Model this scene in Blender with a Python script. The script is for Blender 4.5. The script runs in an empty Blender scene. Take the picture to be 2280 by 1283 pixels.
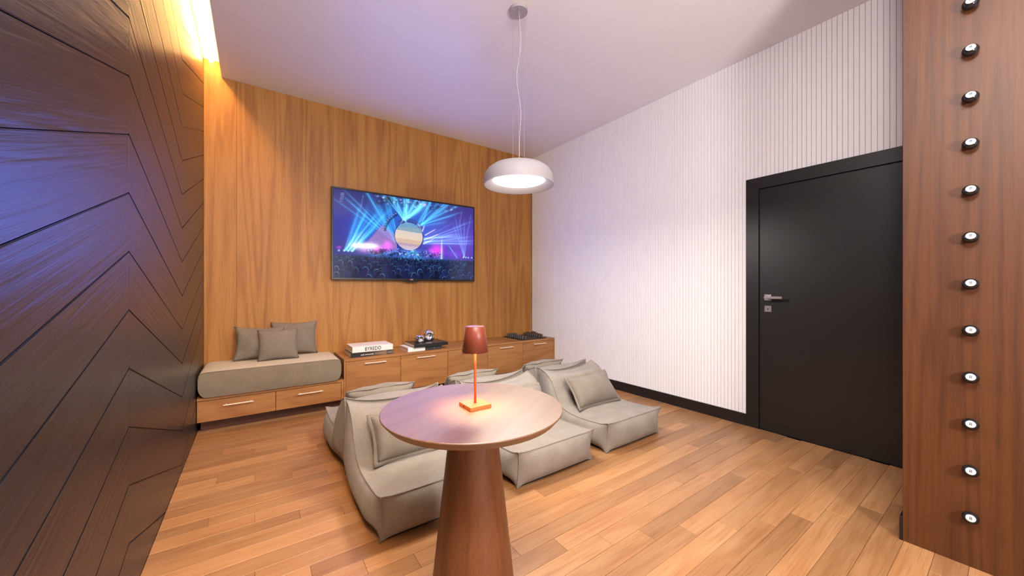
import bpy, bmesh, math, random
import numpy as np
from mathutils import Vector, Matrix, noise as mnoise

random.seed(7)
S = bpy.context.scene
COL = S.collection

# ------------------------------------------------------------------ camera, world, exposure
F_PX, YAW = 806.61, 0.6173
cam_data = bpy.data.cameras.new('camera')
cam_data.sensor_width = 36.0
cam_data.lens = F_PX / 2280 * 36
cam_data.shift_y = 0.00074
cam_data.clip_start = 0.02
cam = bpy.data.objects.new('camera', cam_data)
COL.objects.link(cam)
cam.location = (0, 0, 1.2)
cam.rotation_euler = (math.pi / 2, 0, -YAW)
S.camera = cam

S.view_settings.view_transform = 'Standard'
S.view_settings.look = 'None'
S.view_settings.exposure = 0.56
S.view_settings.gamma = 1.0
S.view_settings.use_curve_mapping = False
S.cycles.use_denoising = True
S.cycles.max_bounces = 10
S.cycles.diffuse_bounces = 6
S.cycles.glossy_bounces = 5
S.cycles.sample_clamp_indirect = 6.0

world = bpy.data.worlds.new('world')
S.world = world
world.use_nodes = True
world.node_tree.nodes['Background'].inputs[0].default_value = (0.9, 0.85, 0.8, 1)
world.node_tree.nodes['Background'].inputs[1].default_value = 0.02

PENDANT_COL, PENDANT_STR, PENDANT_W = (1.0, 0.95, 0.88), 4.0, 30.0
COVE_COL, COVE_STR = (1.0, 0.52, 0.14), 60.0
TV_GAIN, TV_GLOW_COL, TV_GLOW_W = 0.85, (0.14, 0.215, 1.0), 15.0
LAMP_COL, LAMP_STR = (1.0, 0.58, 0.25), 650.0
# unseen fill lights added behind the camera to brighten walls, chairs and ceiling
def add_fill(name, loc, power, radius, color):
    l = bpy.data.lights.new(name, 'POINT'); l.shadow_soft_size = radius
    l.energy = power; l.color = color
    o = bpy.data.objects.new(name, l); COL.objects.link(o); o.location = loc
    return o
add_fill('fill_light', (0.12, -0.10, 2.80), 105.0, 0.18, (1.0, 0.95, 0.93))  # added high fill for the upper walls, no fixture built
dl = bpy.data.lights.new('down_fill_light', 'AREA'); dl.shape = 'RECTANGLE'; dl.size = 0.9; dl.size_y = 0.6  # added downward fill below the ceiling, stands for no real panel
dl.energy = 32.0; dl.color = (1.0, 0.95, 0.93)
do = bpy.data.objects.new('down_fill_light', dl); COL.objects.link(do); do.location = (0.35, -0.45, 3.2)
add_fill('rear_fill_light', (1.12, -1.35, 1.5), 130.0, 0.18, (1.0, 0.95, 0.93))  # added low fill from behind, brightens the chair fronts
up = bpy.data.lights.new('up_fill_light', 'AREA'); up.shape = 'DISK'; up.size = 0.5  # added upward fill that brightens the ceiling, without a fixture
up.energy = 35.0; up.color = (1.0, 0.95, 0.96)
uo = bpy.data.objects.new('up_fill_light', up); COL.objects.link(uo)
uo.location = (1.2, -1.2, 1.5); uo.rotation_euler = (math.pi, 0, 0)

# ------------------------------------------------------------------ measures of the room
XL, XR, YB, YF = -0.3906, 3.5241, 4.4379, -3.3
ZC, ZCOVE, XS = 3.227, 3.362, -0.2595
XP, YP = 2.5163, 0.3304          # wooden pier on the right

# ------------------------------------------------------------------ node helpers / materials
def new_mat(name):
    m = bpy.data.materials.new(name); m.use_nodes = True
    nt = m.node_tree
    return m, nt, nt.nodes, nt.links, nt.nodes['Principled BSDF']

def math_node(nt, op, a=None, b=None):
    n = nt.nodes.new('ShaderNodeMath'); n.operation = op
    for i, v in enumerate((a, b)):
        if v is None: continue
        if isinstance(v, (int, float)): n.inputs[i].default_value = v
        else: nt.links.new(v, n.inputs[i])
    return n.outputs[0]

def mixc(nt, fac, a, b, blend='MIX'):
    n = nt.nodes.new('ShaderNodeMix'); n.data_type = 'RGBA'; n.blend_type = blend
    if isinstance(fac, (int, float)): n.inputs[0].default_value = fac
    else: nt.links.new(fac, n.inputs[0])
    for i, v in ((6, a), (7, b)):
        if isinstance(v, tuple): n.inputs[i].default_value = (*v[:3], 1)
        else: nt.links.new(v, n.inputs[i])
    return n.outputs[2]

def ramp(nt, fac, stops):
    n = nt.nodes.new('ShaderNodeValToRGB')
    e = n.color_ramp.elements
    while len(e) < len(stops): e.new(0.5)
    for el, (p, c) in zip(e, stops):
        el.position = p; el.color = (*c, 1) if len(c) == 3 else c
    nt.links.new(fac, n.inputs[0])
    return n.outputs[0]

def noise_tex(nt, vec, scale, detail=3.0, rough=0.5, dist=0.0):
    n = nt.nodes.new('ShaderNodeTexNoise')
    n.inputs['Scale'].default_value = scale; n.inputs['Detail'].default_value = detail
    n.inputs['Roughness'].default_value = rough; n.inputs['Distortion'].default_value = dist
    nt.links.new(vec, n.inputs['Vector'])
    return n.outputs[0]

def obj_coords(nt, randomise=True, seed_vec=(13.0, 7.0, 5.0)):
    tc = nt.nodes.new('ShaderNodeTexCoord')
    out = tc.outputs['Object']
    if randomise:
        oi = nt.nodes.new('ShaderNodeObjectInfo')
        vm = nt.nodes.new('ShaderNodeVectorMath'); vm.operation = 'SCALE'
        vm.inputs[0].default_value = seed_vec
        nt.links.new(oi.outputs['Random'], vm.inputs['Scale'])
        va = nt.nodes.new('ShaderNodeVectorMath'); va.operation = 'ADD'
        nt.links.new(out, va.inputs[0]); nt.links.new(vm.outputs[0], va.inputs[1])
        return va.outputs[0], oi.outputs['Random']
    return out, None

def wood(name, light, mid, dark, axis='Z', ring=9.0, width=2.4, stretch=0.06, rough=0.45,
         vary=0.0, fibre=0.35, bump=0.08, bump_scale=1.0, spec=0.5, fine=120.0, contrast=1.0, pores=0.22):
    m, nt, nd, lk, bs = new_mat(name)
    vec, rnd = obj_coords(nt)
    mp = nd.new('ShaderNodeMapping')
    sc = [1.0, 1.0, 1.0]; sc['XYZ'.index(axis)] = stretch
    mp.inputs['Scale'].default_value = sc
    lk.new(vec, mp.inputs[0])
    n1 = noise_tex(nt, mp.outputs[0], width, 2.0, 0.45, 0.25)
    rings = math_node(nt, 'SINE', math_node(nt, 'MULTIPLY', n1, ring * 6.283))
    rings = math_node(nt, 'ADD', math_node(nt, 'MULTIPLY', rings, 0.5), 0.5)
    rings = math_node(nt, 'POWER', rings, 1.6)
    mp2 = nd.new('ShaderNodeMapping')
    sc2 = [1.0, 1.0, 1.0]; sc2['XYZ'.index(axis)] = 0.025
    mp2.inputs['Scale'].default_value = sc2
    lk.new(vec, mp2.inputs[0])
    n2 = noise_tex(nt, mp2.outputs[0], fine, 4.0, 0.6)
    n3 = noise_tex(nt, mp.outputs[0], width * 1.6, 3.0, 0.5)
    f = math_node(nt, 'ADD', math_node(nt, 'MULTIPLY', rings, 0.22 * contrast),
                  math_node(nt, 'ADD', math_node(nt, 'MULTIPLY', n2, fibre * 1.6), math_node(nt, 'MULTIPLY', n3, 0.40)))
    f = math_node(nt, 'SUBTRACT', f, 0.06 + 0.8 * (fibre - 0.35))
    col = ramp(nt, f, [(0.18, light), (0.5, mid), (0.86, dark)])
    mp3 = nd.new('ShaderNodeMapping')
    sc3 = [1.0, 1.0, 1.0]; sc3['XYZ'.index(axis)] = 0.02
    mp3.inputs['Scale'].default_value = sc3
    lk.new(vec, mp3.inputs[0])
    n4 = noise_tex(nt, mp3.outputs[0], 260.0, 2.0, 0.6)
    pr = ramp(nt, n4, [(0.52, (1, 1, 1)), (0.68, (1 - pores, 1 - pores * 1.15, 1 - pores * 1.25))])
    col = mixc(nt, 1.0, col, pr, 'MULTIPLY')
    if vary:
        v = math_node(nt, 'ADD', math_node(nt, 'MULTIPLY', rnd, 2 * vary), 1 - vary)
        hs = nd.new('ShaderNodeHueSaturation'); lk.new(v, hs.inputs['Value'])
        hs.inputs['Hue'].default_value = 0.5
        lk.new(col, hs.inputs['Color']); col = hs.outputs[0]
    lk.new(col, bs.inputs['Base Color'])
    bs.inputs['Roughness'].default_value = rough
    bs.inputs['Specular IOR Level'].default_value = spec
    if bump:
        b = nd.new('ShaderNodeBump'); b.inputs['Strength'].default_value = bump
        b.inputs['Distance'].default_value = 0.002 * bump_scale
        lk.new(math_node(nt, 'ADD', n2, math_node(nt, 'MULTIPLY', rings, -0.4)), b.inputs['Height'])
        lk.new(b.outputs[0], bs.inputs['Normal'])
    return m

def plain(name, col, rough=0.5, metal=0.0, spec=0.5, mottle=0.0, mscale=30.0, bump=0.0):
    m, nt, nd, lk, bs = new_mat(name)
    vec, _ = obj_coords(nt)
    n = noise_tex(nt, vec, mscale, 3.0)
    a = tuple(max(0, c * (1 - mottle)) for c in col); b = tuple(min(1, c * (1 + mottle)) for c in col)
    lk.new(ramp(nt, n, [(0.3, a), (0.7, b)]), bs.inputs['Base Color'])
    bs.inputs['Roughness'].default_value = rough; bs.inputs['Metallic'].default_value = metal
    bs.inputs['Specular IOR Level'].default_value = spec
    if bump:
        bp = nd.new('ShaderNodeBump'); bp.inputs['Strength'].default_value = bump
        bp.inputs['Distance'].default_value = 0.001
        lk.new(n, bp.inputs['Height']); lk.new(bp.outputs[0], bs.inputs['Normal'])
    return m

def fabric(name, a, b, weave=420.0, bump=0.5):
    m, nt, nd, lk, bs = new_mat(name)
    vec, _ = obj_coords(nt)
    big = noise_tex(nt, vec, 9.0, 3.0)
    fin = noise_tex(nt, vec, weave * 0.6, 2.0, 0.7)
    f = math_node(nt, 'ADD', math_node(nt, 'MULTIPLY', big, 0.35), math_node(nt, 'MULTIPLY', fin, 0.65))
    col = ramp(nt, f, [(0.30, a), (0.70, b)])
    lk.new(col, bs.inputs['Base Color'])
    bs.inputs['Roughness'].default_value = 0.92
    bs.inputs['Specular IOR Level'].default_value = 0.15
    bs.inputs['Sheen Weight'].default_value = 0.12
    vo = nd.new('ShaderNodeTexVoronoi'); vo.inputs['Scale'].default_value = weave
    lk.new(vec, vo.inputs['Vector'])
    bp = nd.new('ShaderNodeBump'); bp.inputs['Strength'].default_value = bump
    bp.inputs['Distance'].default_value = 0.0014
    lk.new(vo.outputs[0], bp.inputs['Height']); bp.invert = True
    lk.new(bp.outputs[0], bs.inputs['Normal'])
    return m

def emitter(name, col, strength, base=(0.9, 0.9, 0.9)):
    m, nt, nd, lk, bs = new_mat(name)
    bs.inputs['Base Color'].default_value = (*base, 1)
    bs.inputs['Emission Color'].default_value = (*col, 1)
    bs.inputs['Emission Strength'].default_value = strength
    return m

M = {}
M['floor_wood'] = wood('floor_plank_wood', (0.4018, 0.2154, 0.0960), (0.3434, 0.1659, 0.0649), (0.2527, 0.1019, 0.0346), 'X', ring=5.0,
                       width=7.0, stretch=0.13, rough=0.40, vary=0.22, fibre=0.42, bump=0.05, fine=90, contrast=0.8)
M['wall_wood'] = wood('wall_panel_wood', (0.4900, 0.2400, 0.0589), (0.4116, 0.1813, 0.0409), (0.2646, 0.0960, 0.0191), 'Z', ring=7.0,
                      width=4.2, stretch=0.055, rough=0.5, vary=0.03, bump=0.04, spec=0.4, contrast=1.1)
M['cabinet_wood'] = wood('cabinet_wood', (0.4250, 0.2082, 0.0706), (0.3655, 0.1615, 0.0504), (0.2550, 0.0952, 0.0274), 'X', ring=6.0,
                         width=6.0, stretch=0.12, rough=0.42, vary=0.04, bump=0.03)
M['pier_wood'] = wood('pier_panel_wood', (0.1128, 0.0351, 0.0059), (0.0909, 0.0259, 0.0040), (0.0532, 0.0132, 0.0021), 'Z', ring=7.0,
                      width=6.5, stretch=0.05, rough=0.5, bump=0.08, contrast=1.1)
M['table_wood'] = wood('table_top_wood', (0.1733, 0.0948, 0.0459), (0.1511, 0.0742, 0.0322), (0.1196, 0.0521, 0.0199), 'X', ring=5.0,
                       width=7.0, stretch=0.10, rough=0.46, bump=0.05, spec=1.0)
M['table_leg_wood'] = wood('table_leg_wood', (0.1687, 0.0615, 0.0215), (0.1367, 0.0444, 0.0144), (0.0884, 0.0245, 0.0074), 'Z', ring=6.0,
                           width=7.0, stretch=0.10, rough=0.45, bump=0.04)
M['dark_wood'] = wood('dark_chevron_wood', (0.0065, 0.0086, 0.0168), (0.0035, 0.0046, 0.0086), (0.0013, 0.0017, 0.0032), 'Y', ring=6.0,
                      width=9.0, stretch=0.10, rough=0.33, vary=0.14, bump=0.5, bump_scale=1.2, fibre=0.5, spec=1.0, fine=85)
M['dark_gap'] = plain('dark_gap', (0.014, 0.010, 0.009), 0.8)
M['plinth'] = wood('dark_plinth_wood', (0.13, 0.045, 0.022), (0.10, 0.033, 0.016), (0.06, 0.02, 0.01), 'X', rough=0.5, bump=0.02)
M['ceiling'] = plain('ceiling_paint', (0.82, 0.80, 0.80), 0.36, mottle=0.01, mscale=2, spec=0.5)
M['white_paint'] = plain('white_slat_paint', (0.86, 0.835, 0.81), 0.5, mottle=0.015, mscale=6)
M['slat_back'] = plain('slat_groove_grey', (0.52, 0.48, 0.46), 0.7)
M['black_door'] = plain('black_door_lacquer', (0.0105, 0.0081, 0.0074), 0.38, mottle=0.06, mscale=3)
M['black_gap'] = plain('black_gap', (0.006, 0.005, 0.005), 0.7)
M['steel'] = plain('brushed_steel', (0.62, 0.57, 0.55), 0.32, metal=1.0, mottle=0.04, mscale=90)
M['handle_metal'] = plain('pale_brass_handle', (0.95, 0.84, 0.72), 0.35, metal=0.25)
M['white_shade'] = plain('white_lamp_enamel', (0.37, 0.34, 0.36), 0.6)
M['wire'] = plain('grey_wire', (0.30, 0.27, 0.27), 0.5)
M['cable'] = plain('pale_cable', (0.62, 0.57, 0.56), 0.5)
M['pendant_glow'] = emitter('pendant_glow', PENDANT_COL, PENDANT_STR)
M['cove_glow'] = emitter('cove_led_glow', COVE_COL, COVE_STR)
M['lamp_glow'] = emitter('table_lamp_led_glow', LAMP_COL, LAMP_STR)
M['lamp_shade'] = plain('terracotta_lamp_paint', (0.1897, 0.0387, 0.0208), 0.38, mottle=0.03)
M['lamp_body'] = plain('orange_lamp_paint', (0.62, 0.125, 0.03), 0.38, mottle=0.03)
M['tv_black'] = plain('television_black_plastic', (0.012, 0.011, 0.012), 0.3)
M['fabric'] = fabric('taupe_chair_fabric', (0.1904, 0.1629, 0.1335), (0.3046, 0.2670, 0.2252), 330, 0.55)
M['pillow_fabric'] = fabric('taupe_pillow_fabric', (0.1608, 0.1329, 0.1040), (0.2583, 0.2193, 0.1768), 330, 0.5)
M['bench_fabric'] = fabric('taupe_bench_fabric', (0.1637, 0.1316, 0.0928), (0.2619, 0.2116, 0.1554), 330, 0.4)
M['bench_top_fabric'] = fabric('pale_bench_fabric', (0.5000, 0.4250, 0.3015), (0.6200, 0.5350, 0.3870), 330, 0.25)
M['piping'] = fabric('piping_fabric', (0.1848, 0.1529, 0.1191), (0.2632, 0.2239, 0.1813), 400, 0.2)
M['piping_dark'] = fabric('dark_piping_fabric', (0.15, 0.115, 0.08), (0.21, 0.165, 0.12), 400, 0.2)
M['sole'] = plain('black_chair_underside', (0.012, 0.011, 0.010), 0.9)
M['ball_black'] = plain('black_ball_lacquer', (0.008, 0.008, 0.009), 0.12)
M['ball_white'] = plain('white_ball_spot', (0.82, 0.80, 0.78), 0.2)
M['ink'] = plain('black_ink', (0.015, 0.014, 0.014), 0.6)
M['paper'] = plain('book_page_block', (0.62, 0.52, 0.40), 0.9, mottle=0.08, mscale=160)
M['cream_cover'] = plain('cream_book_cover', (0.83, 0.77, 0.71), 0.45, mottle=0.02)
M['white_cover'] = plain('white_book_cover', (0.85, 0.82, 0.80), 0.4, mottle=0.02)
M['black_cover'] = plain('black_book_cover', (0.022, 0.020, 0.020), 0.32, mottle=0.1)
M['charcoal_cover'] = plain('charcoal_book_cover', (0.035, 0.036, 0.040), 0.4, mottle=0.1)
M['pale_ink'] = plain('pale_lettering_ink', (0.75, 0.72, 0.68), 0.6)
M['brown_ink'] = plain('light_brown_lettering_ink', (0.55, 0.43, 0.33), 0.6)
M['red_ink'] = plain('red_badge', (0.50, 0.02, 0.05), 0.4)
M['board_black'] = plain('black_chess_board', (0.020, 0.018, 0.017), 0.35, mottle=0.1)
M['chess_grey'] = plain('cool_grey_chess_metal', (0.115, 0.118, 0.125), 0.38, metal=0.6, mottle=0.1)
M['chess_bronze'] = plain('dark_bronze_chess_metal', (0.13, 0.092, 0.072), 0.38, metal=0.6, mottle=0.1)
M['silver_glass'] = plain('silvered_glass', (0.88, 0.86, 0.86), 0.14, metal=1.0, mottle=0.08, mscale=14)

def print_material(name, base, ink, cells=26.0):
    """Small printed marks in rows on a cover (flat print)."""
    m, nt, nd, lk, bs = new_mat(name)
    tc = nd.new('ShaderNodeTexCoord')
    n = noise_tex(nt, tc.outputs['Object'], cells * 7, 3.0, 0.7)
    vo = nd.new('ShaderNodeTexVoronoi'); vo.inputs['Scale'].default_value = cells; vo.distance = 'CHEBYCHEV'
    vo.inputs['Randomness'].default_value = 0.15
    lk.new(tc.outputs['Object'], vo.inputs['Vector'])
    inside = math_node(nt, 'LESS_THAN', vo.outputs[0], 0.36)
    mark = math_node(nt, 'MULTIPLY', inside, math_node(nt, 'GREATER_THAN', n, 0.50))
    lk.new(mixc(nt, mark, base, ink), bs.inputs['Base Color'])
    bs.inputs['Roughness'].default_value = 0.5
    return m
M['cream_print'] = print_material('cream_cover_print', (0.80, 0.74, 0.68), (0.24, 0.20, 0.18), 26)

def spine_print(name):
    """Black spine whose printed photograph fades in brown towards the right end."""
    m, nt, nd, lk, bs = new_mat(name)
    tc = nd.new('ShaderNodeTexCoord')
    sx = nd.new('ShaderNodeSeparateXYZ'); lk.new(tc.outputs['Generated'], sx.inputs[0])
    n = noise_tex(nt, tc.outputs['Object'], 40, 2)
    x = math_node(nt, 'ADD', sx.outputs[0], math_node(nt, 'MULTIPLY', math_node(nt, 'SUBTRACT', n, 0.5), 0.08))
    c = ramp(nt, x, [(0.0, (0.012, 0.010, 0.010)), (0.42, (0.02, 0.016, 0.014)), (0.72, (0.16, 0.10, 0.065)),
                     (0.82, (0.24, 0.155, 0.10)), (0.845, (0.06, 0.04, 0.03)), (1.0, (0.12, 0.08, 0.055))])
    lk.new(c, bs.inputs['Base Color']); bs.inputs['Roughness'].default_value = 0.4
    return m
M['spine_print'] = spine_print('brown_photo_spine_print')

# ------------------------------------------------------------------ object helpers
def link_mesh(name, me, mat=None, parent=None, loc=(0, 0, 0), rot=(0, 0, 0), smooth=False):
    if mat is not None and not me.materials: me.materials.append(mat)
    if smooth:
        me.polygons.foreach_set('use_smooth', [True] * len(me.polygons))
    o = bpy.data.objects.new(name, me); COL.objects.link(o)
    o.location = loc; o.rotation_euler = rot
    if parent is not None: o.parent = parent
    return o

def obj(name, bm, mat, parent=None, loc=(0, 0, 0), rot=(0, 0, 0), smooth=False):
    me = bpy.data.meshes.new(name)
    bmesh.ops.recalc_face_normals(bm, faces=bm.faces[:])
    bm.to_mesh(me); bm.free()
    return link_mesh(name, me, mat, parent, loc, rot, smooth)

def tag(o, label=None, cat=None, group=None, kind=None):
    if label: o['label'] = label
    if cat: o['category'] = cat
    if group: o['group'] = group
    if kind: o['kind'] = kind
    return o

def thing(name, label, cat, loc=(0, 0, 0), rotz=0.0, group=None):
    o = bpy.data.objects.new(name, None); COL.objects.link(o)
    o.empty_display_size = 0.05
    o.location = loc; o.rotation_euler = (0, 0, rotz)
    return tag(o, label, cat, group)

def structure(name, loc=(0, 0, 0)):
    o = bpy.data.objects.new(name, None); COL.objects.link(o); o.location = loc
    o['kind'] = 'structure'
    return o

def dup(root, loc, rotz=0.0, label=None):
    r = root.copy(); COL.objects.link(r); r.location = loc; r.rotation_euler = (0, 0, rotz)
    if label: r['label'] = label
    for ch in list(root.children):
        c = ch.copy(); COL.objects.link(c); c.parent = r
        for g in list(ch.children):
            d = g.copy(); COL.objects.link(d); d.parent = c
    return r

def box(bm, x0, x1, y0, y1, z0, z1, bevel=0.0, seg=1):
    vs = [bm.verts.new((x, y, z)) for x in (x0, x1) for y in (y0, y1) for z in (z0, z1)]
    fs = [bm.faces.new([vs[i] for i in q]) for q in
          ((0, 1, 3, 2), (4, 6, 7, 5), (0, 4, 5, 1), (2, 3, 7, 6), (0, 2, 6, 4), (1, 5, 7, 3))]
    if bevel:
        es = list({e for f in fs for e in f.edges})
        bmesh.ops.recalc_face_normals(bm, faces=fs)
        bmesh.ops.bevel(bm, geom=es, offset=bevel, segments=seg, affect='EDGES', profile=0.5)
    return bm

def boxm(*a, **k): return box(bmesh.new(), *a, **k)

def prism(pts, y0, y1, plane='XZ'):
    """Extrude a 2-D outline; plane XZ extrudes along Y, XY along Z, YZ along X."""
    bm = bmesh.new()
    def P(a, b, c):
        return {'XZ': (a, c, b), 'XY': (a, b, c), 'YZ': (c, a, b)}[plane]
    lo = [bm.verts.new(P(a, b, y0)) for a, b in pts]; hi = [bm.verts.new(P(a, b, y1)) for a, b in pts]
    n = len(pts)
    bm.faces.new(lo); bm.faces.new(hi[::-1])
    for i in range(n): bm.faces.new((lo[i], lo[(i + 1) % n], hi[(i + 1) % n], hi[i]))
    bmesh.ops.recalc_face_normals(bm, faces=bm.faces[:])
    return bm

def lathe(profile, n=48, closed=False):
    """Turn (r, z) pairs round the Z axis."""
    bm = bmesh.new(); rings = []
    for r, z in profile:
        if r < 1e-6: rings.append([bm.verts.new((0, 0, z))])
        else: rings.append([bm.verts.new((r * math.cos(2 * math.pi * i / n), r * math.sin(2 * math.pi * i / n), z)) for i in range(n)])
    pairs = list(zip(rings, rings[1:])) + ([(rings[-1], rings[0])] if closed else [])
    for a, b in pairs:
        for i in range(n):
            j = (i + 1) % n
            if len(a) == 1 and len(b) == 1: continue
            if len(a) == 1: bm.faces.new((a[0], b[i], b[j]))
            elif len(b) == 1: bm.faces.new((a[i], a[j], b[0]))
            else: bm.faces.new((a[i], a[j], b[j], b[i]))
    bmesh.ops.recalc_face_normals(bm, faces=bm.faces[:])
    return bm

def tube(bm, pts, r, n=6):
    pts = [Vector(p) for p in pts]
    rings = []; up = Vector((0, 0, 1))
    prev = None
    for i, p in enumerate(pts):
        t = (pts[min(i + 1, len(pts) - 1)] - pts[max(i - 1, 0)])
        t = t.normalized() if t.length > 1e-9 else Vector((0, 0, 1))
        if prev is None:
            a = t.cross(up)
            if a.length < 1e-3: a = t.cross(Vector((1, 0, 0)))
        else:
            a = prev - t * prev.dot(t)
            if a.length < 1e-6: a = t.cross(up)
        a.normalize(); b = t.cross(a); prev = a
        rings.append([bm.verts.new(p + (a * math.cos(2 * math.pi * k / n) + b * math.sin(2 * math.pi * k / n)) * r) for k in range(n)])
    for A, B in zip(rings, rings[1:]):
        for k in range(n):
            bm.faces.new((A[k], A[(k + 1) % n], B[(k + 1) % n], B[k]))
    bm.faces.new(rings[0][::-1]); bm.faces.new(rings[-1])
    return bm

def text_mesh(body, size, extrude=0.0003, offset=0.0, spacing=1.0, align='CENTER'):
    cu = bpy.data.curves.new('lettering', 'FONT')
    cu.body = body; cu.size = size; cu.extrude = extrude; cu.offset = offset
    cu.space_character = spacing; cu.align_x = align; cu.align_y = 'CENTER'; cu.resolution_u = 5
    o = bpy.data.objects.new('lettering', cu); COL.objects.link(o)
    bpy.context.view_layer.update()
    me = bpy.data.meshes.new_from_object(o.evaluated_get(bpy.context.evaluated_depsgraph_get()))
    bpy.data.objects.remove(o); bpy.data.curves.remove(cu)
    me.materials.clear()
    return me

def clip_poly(poly, a, b, c):
    """Keep the side a*x + b*y >= c."""
    out = []
    for i in range(len(poly)):
        p, q = poly[i], poly[(i + 1) % len(poly)]
        dp, dq = a * p[0] + b * p[1] - c, a * q[0] + b * q[1] - c
        if dp >= 0: out.append(p)
        if dp * dq < 0:
            t = dp / (dp - dq); out.append((p[0] + (q[0] - p[0]) * t, p[1] + (q[1] - p[1]) * t))
    return out

# ================================================================== SETTING
# ---- floor: a sub-floor and every board laid in a stepped pattern
floor = obj('floor', boxm(XL - 0.1, XR + 0.1, YF, YB + 0.1, -0.06, -0.006), M['dark_gap']); tag(floor, kind='structure')
PW, PL = 0.0975, 0.975
full = {}
def floor_board(x0, x1, y0):
    w = x1 - x0
    key = round(w, 3)
    if key not in full:
        bm = boxm(-w / 2 + 0.0004, w / 2 - 0.0004, -PW / 2 + 0.0005, PW / 2 - 0.0005, -0.0075, 0, bevel=0.0009)
        me = bpy.data.meshes.new('plank'); bm.to_mesh(me); bm.free(); me.materials.append(M['floor_wood'])
        full[key] = me
    link_mesh('plank', full[key], None, floor, ((x0 + x1) / 2, y0 + PW / 2, 0))
for k in range(-8, 38):
    y0 = 0.425 + PW * k
    if y0 > 4.02: break
    xe = 2.73 - 0.195 * k
    xe -= math.ceil((xe - XL) / PL) * PL
    while xe < XR:
        a, b = max(xe, XL), min(xe + PL, XR)
        if b - a > 0.02: floor_board(a, b, y0)
        xe += PL
yk = 0.425 + PW * -8
obj('floor_rear', boxm(XL, XR, YF, yk, -0.006, 0), M['floor_wood'], floor)

# ---- left wall: dark chevron boards
wl = obj('wall_left', boxm(XL - 0.10, XL - 0.013, YF, YB + 0.1, 0, ZCOVE + 0.05), M['dark_gap']); tag(wl, kind='structure')
CW, CP, SL = 1.2357, 0.2225, 0.332
ang = math.atan(SL)
for c in range(-2, 3):
    ya = 1.967 + CW * (c - 1); yb = ya + CW
    sgn = 1 if c % 2 == 0 else -1
    for r in range(-3, 19):
        zb = 1.564 - 7 * CP + CP * r - (SL * CW if c == 99 else 0)
        # joint heights are known at the odd joint (y = 1.967): boards rise towards it in even columns and fall from it in odd ones
        zl, zr = (zb - SL * CW, zb) if sgn > 0 else (zb, zb - SL * CW)
        g = 0.0014
        poly = [(ya + 0.0003, zl + g), (yb - 0.0003, zr + g), (yb - 0.0003, zr + CP - g), (ya + 0.0003, zl + CP - g)]
        poly = clip_poly(poly, 0, 1, 0.001)
        poly = clip_poly(poly, 0, -1, -(ZCOVE - 0.002)) if len(poly) > 2 else poly
        if len(poly) < 3: continue
        cy = sum(p[0] for p in poly) / len(poly); cz = sum(p[1] for p in poly) / len(poly)
        ca, sa = math.cos(-sgn * ang), math.sin(-sgn * ang)
        loc = [((p[0] - cy) * ca - (p[1] - cz) * sa, (p[0] - cy) * sa + (p[1] - cz) * ca) for p in poly]
        ded = [loc[0]]
        for p in loc[1:]:
            if (p[0] - ded[-1][0]) ** 2 + (p[1] - ded[-1][1]) ** 2 > 1e-5: ded.append(p)
        if len(ded) < 3: continue
        bm = prism(ded, -0.013, 0.0, 'YZ')
        def slanted(e):
            d = e.verts[1].co - e.verts[0].co
            return abs(d.y * math.cos(sgn * ang) - d.z * math.sin(sgn * ang)) > 0.3 * d.length
        bmesh.ops.bevel(bm, geom=[e for e in bm.edges if all(abs(v.co.x) < 1e-6 for v in e.verts) and slanted(e)], offset=0.0022, segments=2, affect='EDGES')
        obj('plank', bm, M['dark_wood'], wl, (XL + random.uniform(-0.0003, 0.0003), cy, cz), (sgn * ang, 0, 0))

# ---- back wall: tall veneer panels
wb = obj('wall_back', boxm(XL - 0.1, XR + 0.1, YB + 0.012, YB + 0.1, 0, ZCOVE + 0.05), M['dark_gap']); tag(wb, kind='structure')
edges = [XL, 0.711 - 0.856, 0.711, 1.567, 2.423, 3.279, XR]
for a, b in zip(edges, edges[1:]):
    bm = boxm(a + 0.0006 - (a + b) / 2, b - 0.0006 - (a + b) / 2, 0, 0.012, -1.68, 1.68, bevel=0.0008)
    obj('panel', bm, M['wall_wood'], wb, ((a + b) / 2, YB, 1.68))

# ---- right wall: narrow white slats, cut out for the door
YD0, YD1, YDF0, YDF1 = 0.405, 1.3045, 0.307, 1.4035
ZDL, ZDF = 2.054, 2.152
wr = obj('wall_right', boxm(XR + 0.010, XR + 0.10, YF, YB + 0.1, 0, ZCOVE + 0.05), M['slat_back']); tag(wr, kind='structure')
SP = 0.0305
def slat_mesh(z0, z1):
    bm = boxm(0, 0.011, -SP / 2 + 0.0013, SP / 2 - 0.0013, z0, z1)
    bmesh.ops.bevel(bm, geom=[e for e in bm.edges if abs(e.verts[0].co.x) < 1e-6 and abs(e.verts[1].co.x) < 1e-6 and abs(e.verts[0].co.y - e.verts[1].co.y) < 1e-6],
                    offset=0.0012, segments=1, affect='EDGES')
    return bm
def as_mesh(bm, mat):
    me = bpy.data.meshes.new('slat'); bmesh.ops.recalc_face_normals(bm, faces=bm.faces[:]); bm.to_mesh(me); bm.free(); me.materials.append(mat); return me
m_tall = as_mesh(slat_mesh(0.06, ZC + 0.02), M['white_paint']); m_short = as_mesh(slat_mesh(ZDF - 0.02, ZC + 0.02), M['white_paint'])
far = bmesh.new()
y = 0.491 - SP * 9 + SP / 2
while y < YB:
    if y - SP / 2 > 2.35:
        t = slat_mesh(0.06, ZC + 0.02)
        bmesh.ops.translate(t, vec=(0, min(y, YB - SP / 2), 0), verts=t.verts[:])
        tmp = bpy.data.meshes.new('t'); t.to_mesh(tmp); t.free(); far.from_mesh(tmp); bpy.data.meshes.remove(tmp)
    else:
        link_mesh('slat', m_short if y < YDF1 - 0.006 else m_tall, None, wr, (XR, y, 0))
    y += SP
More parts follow.
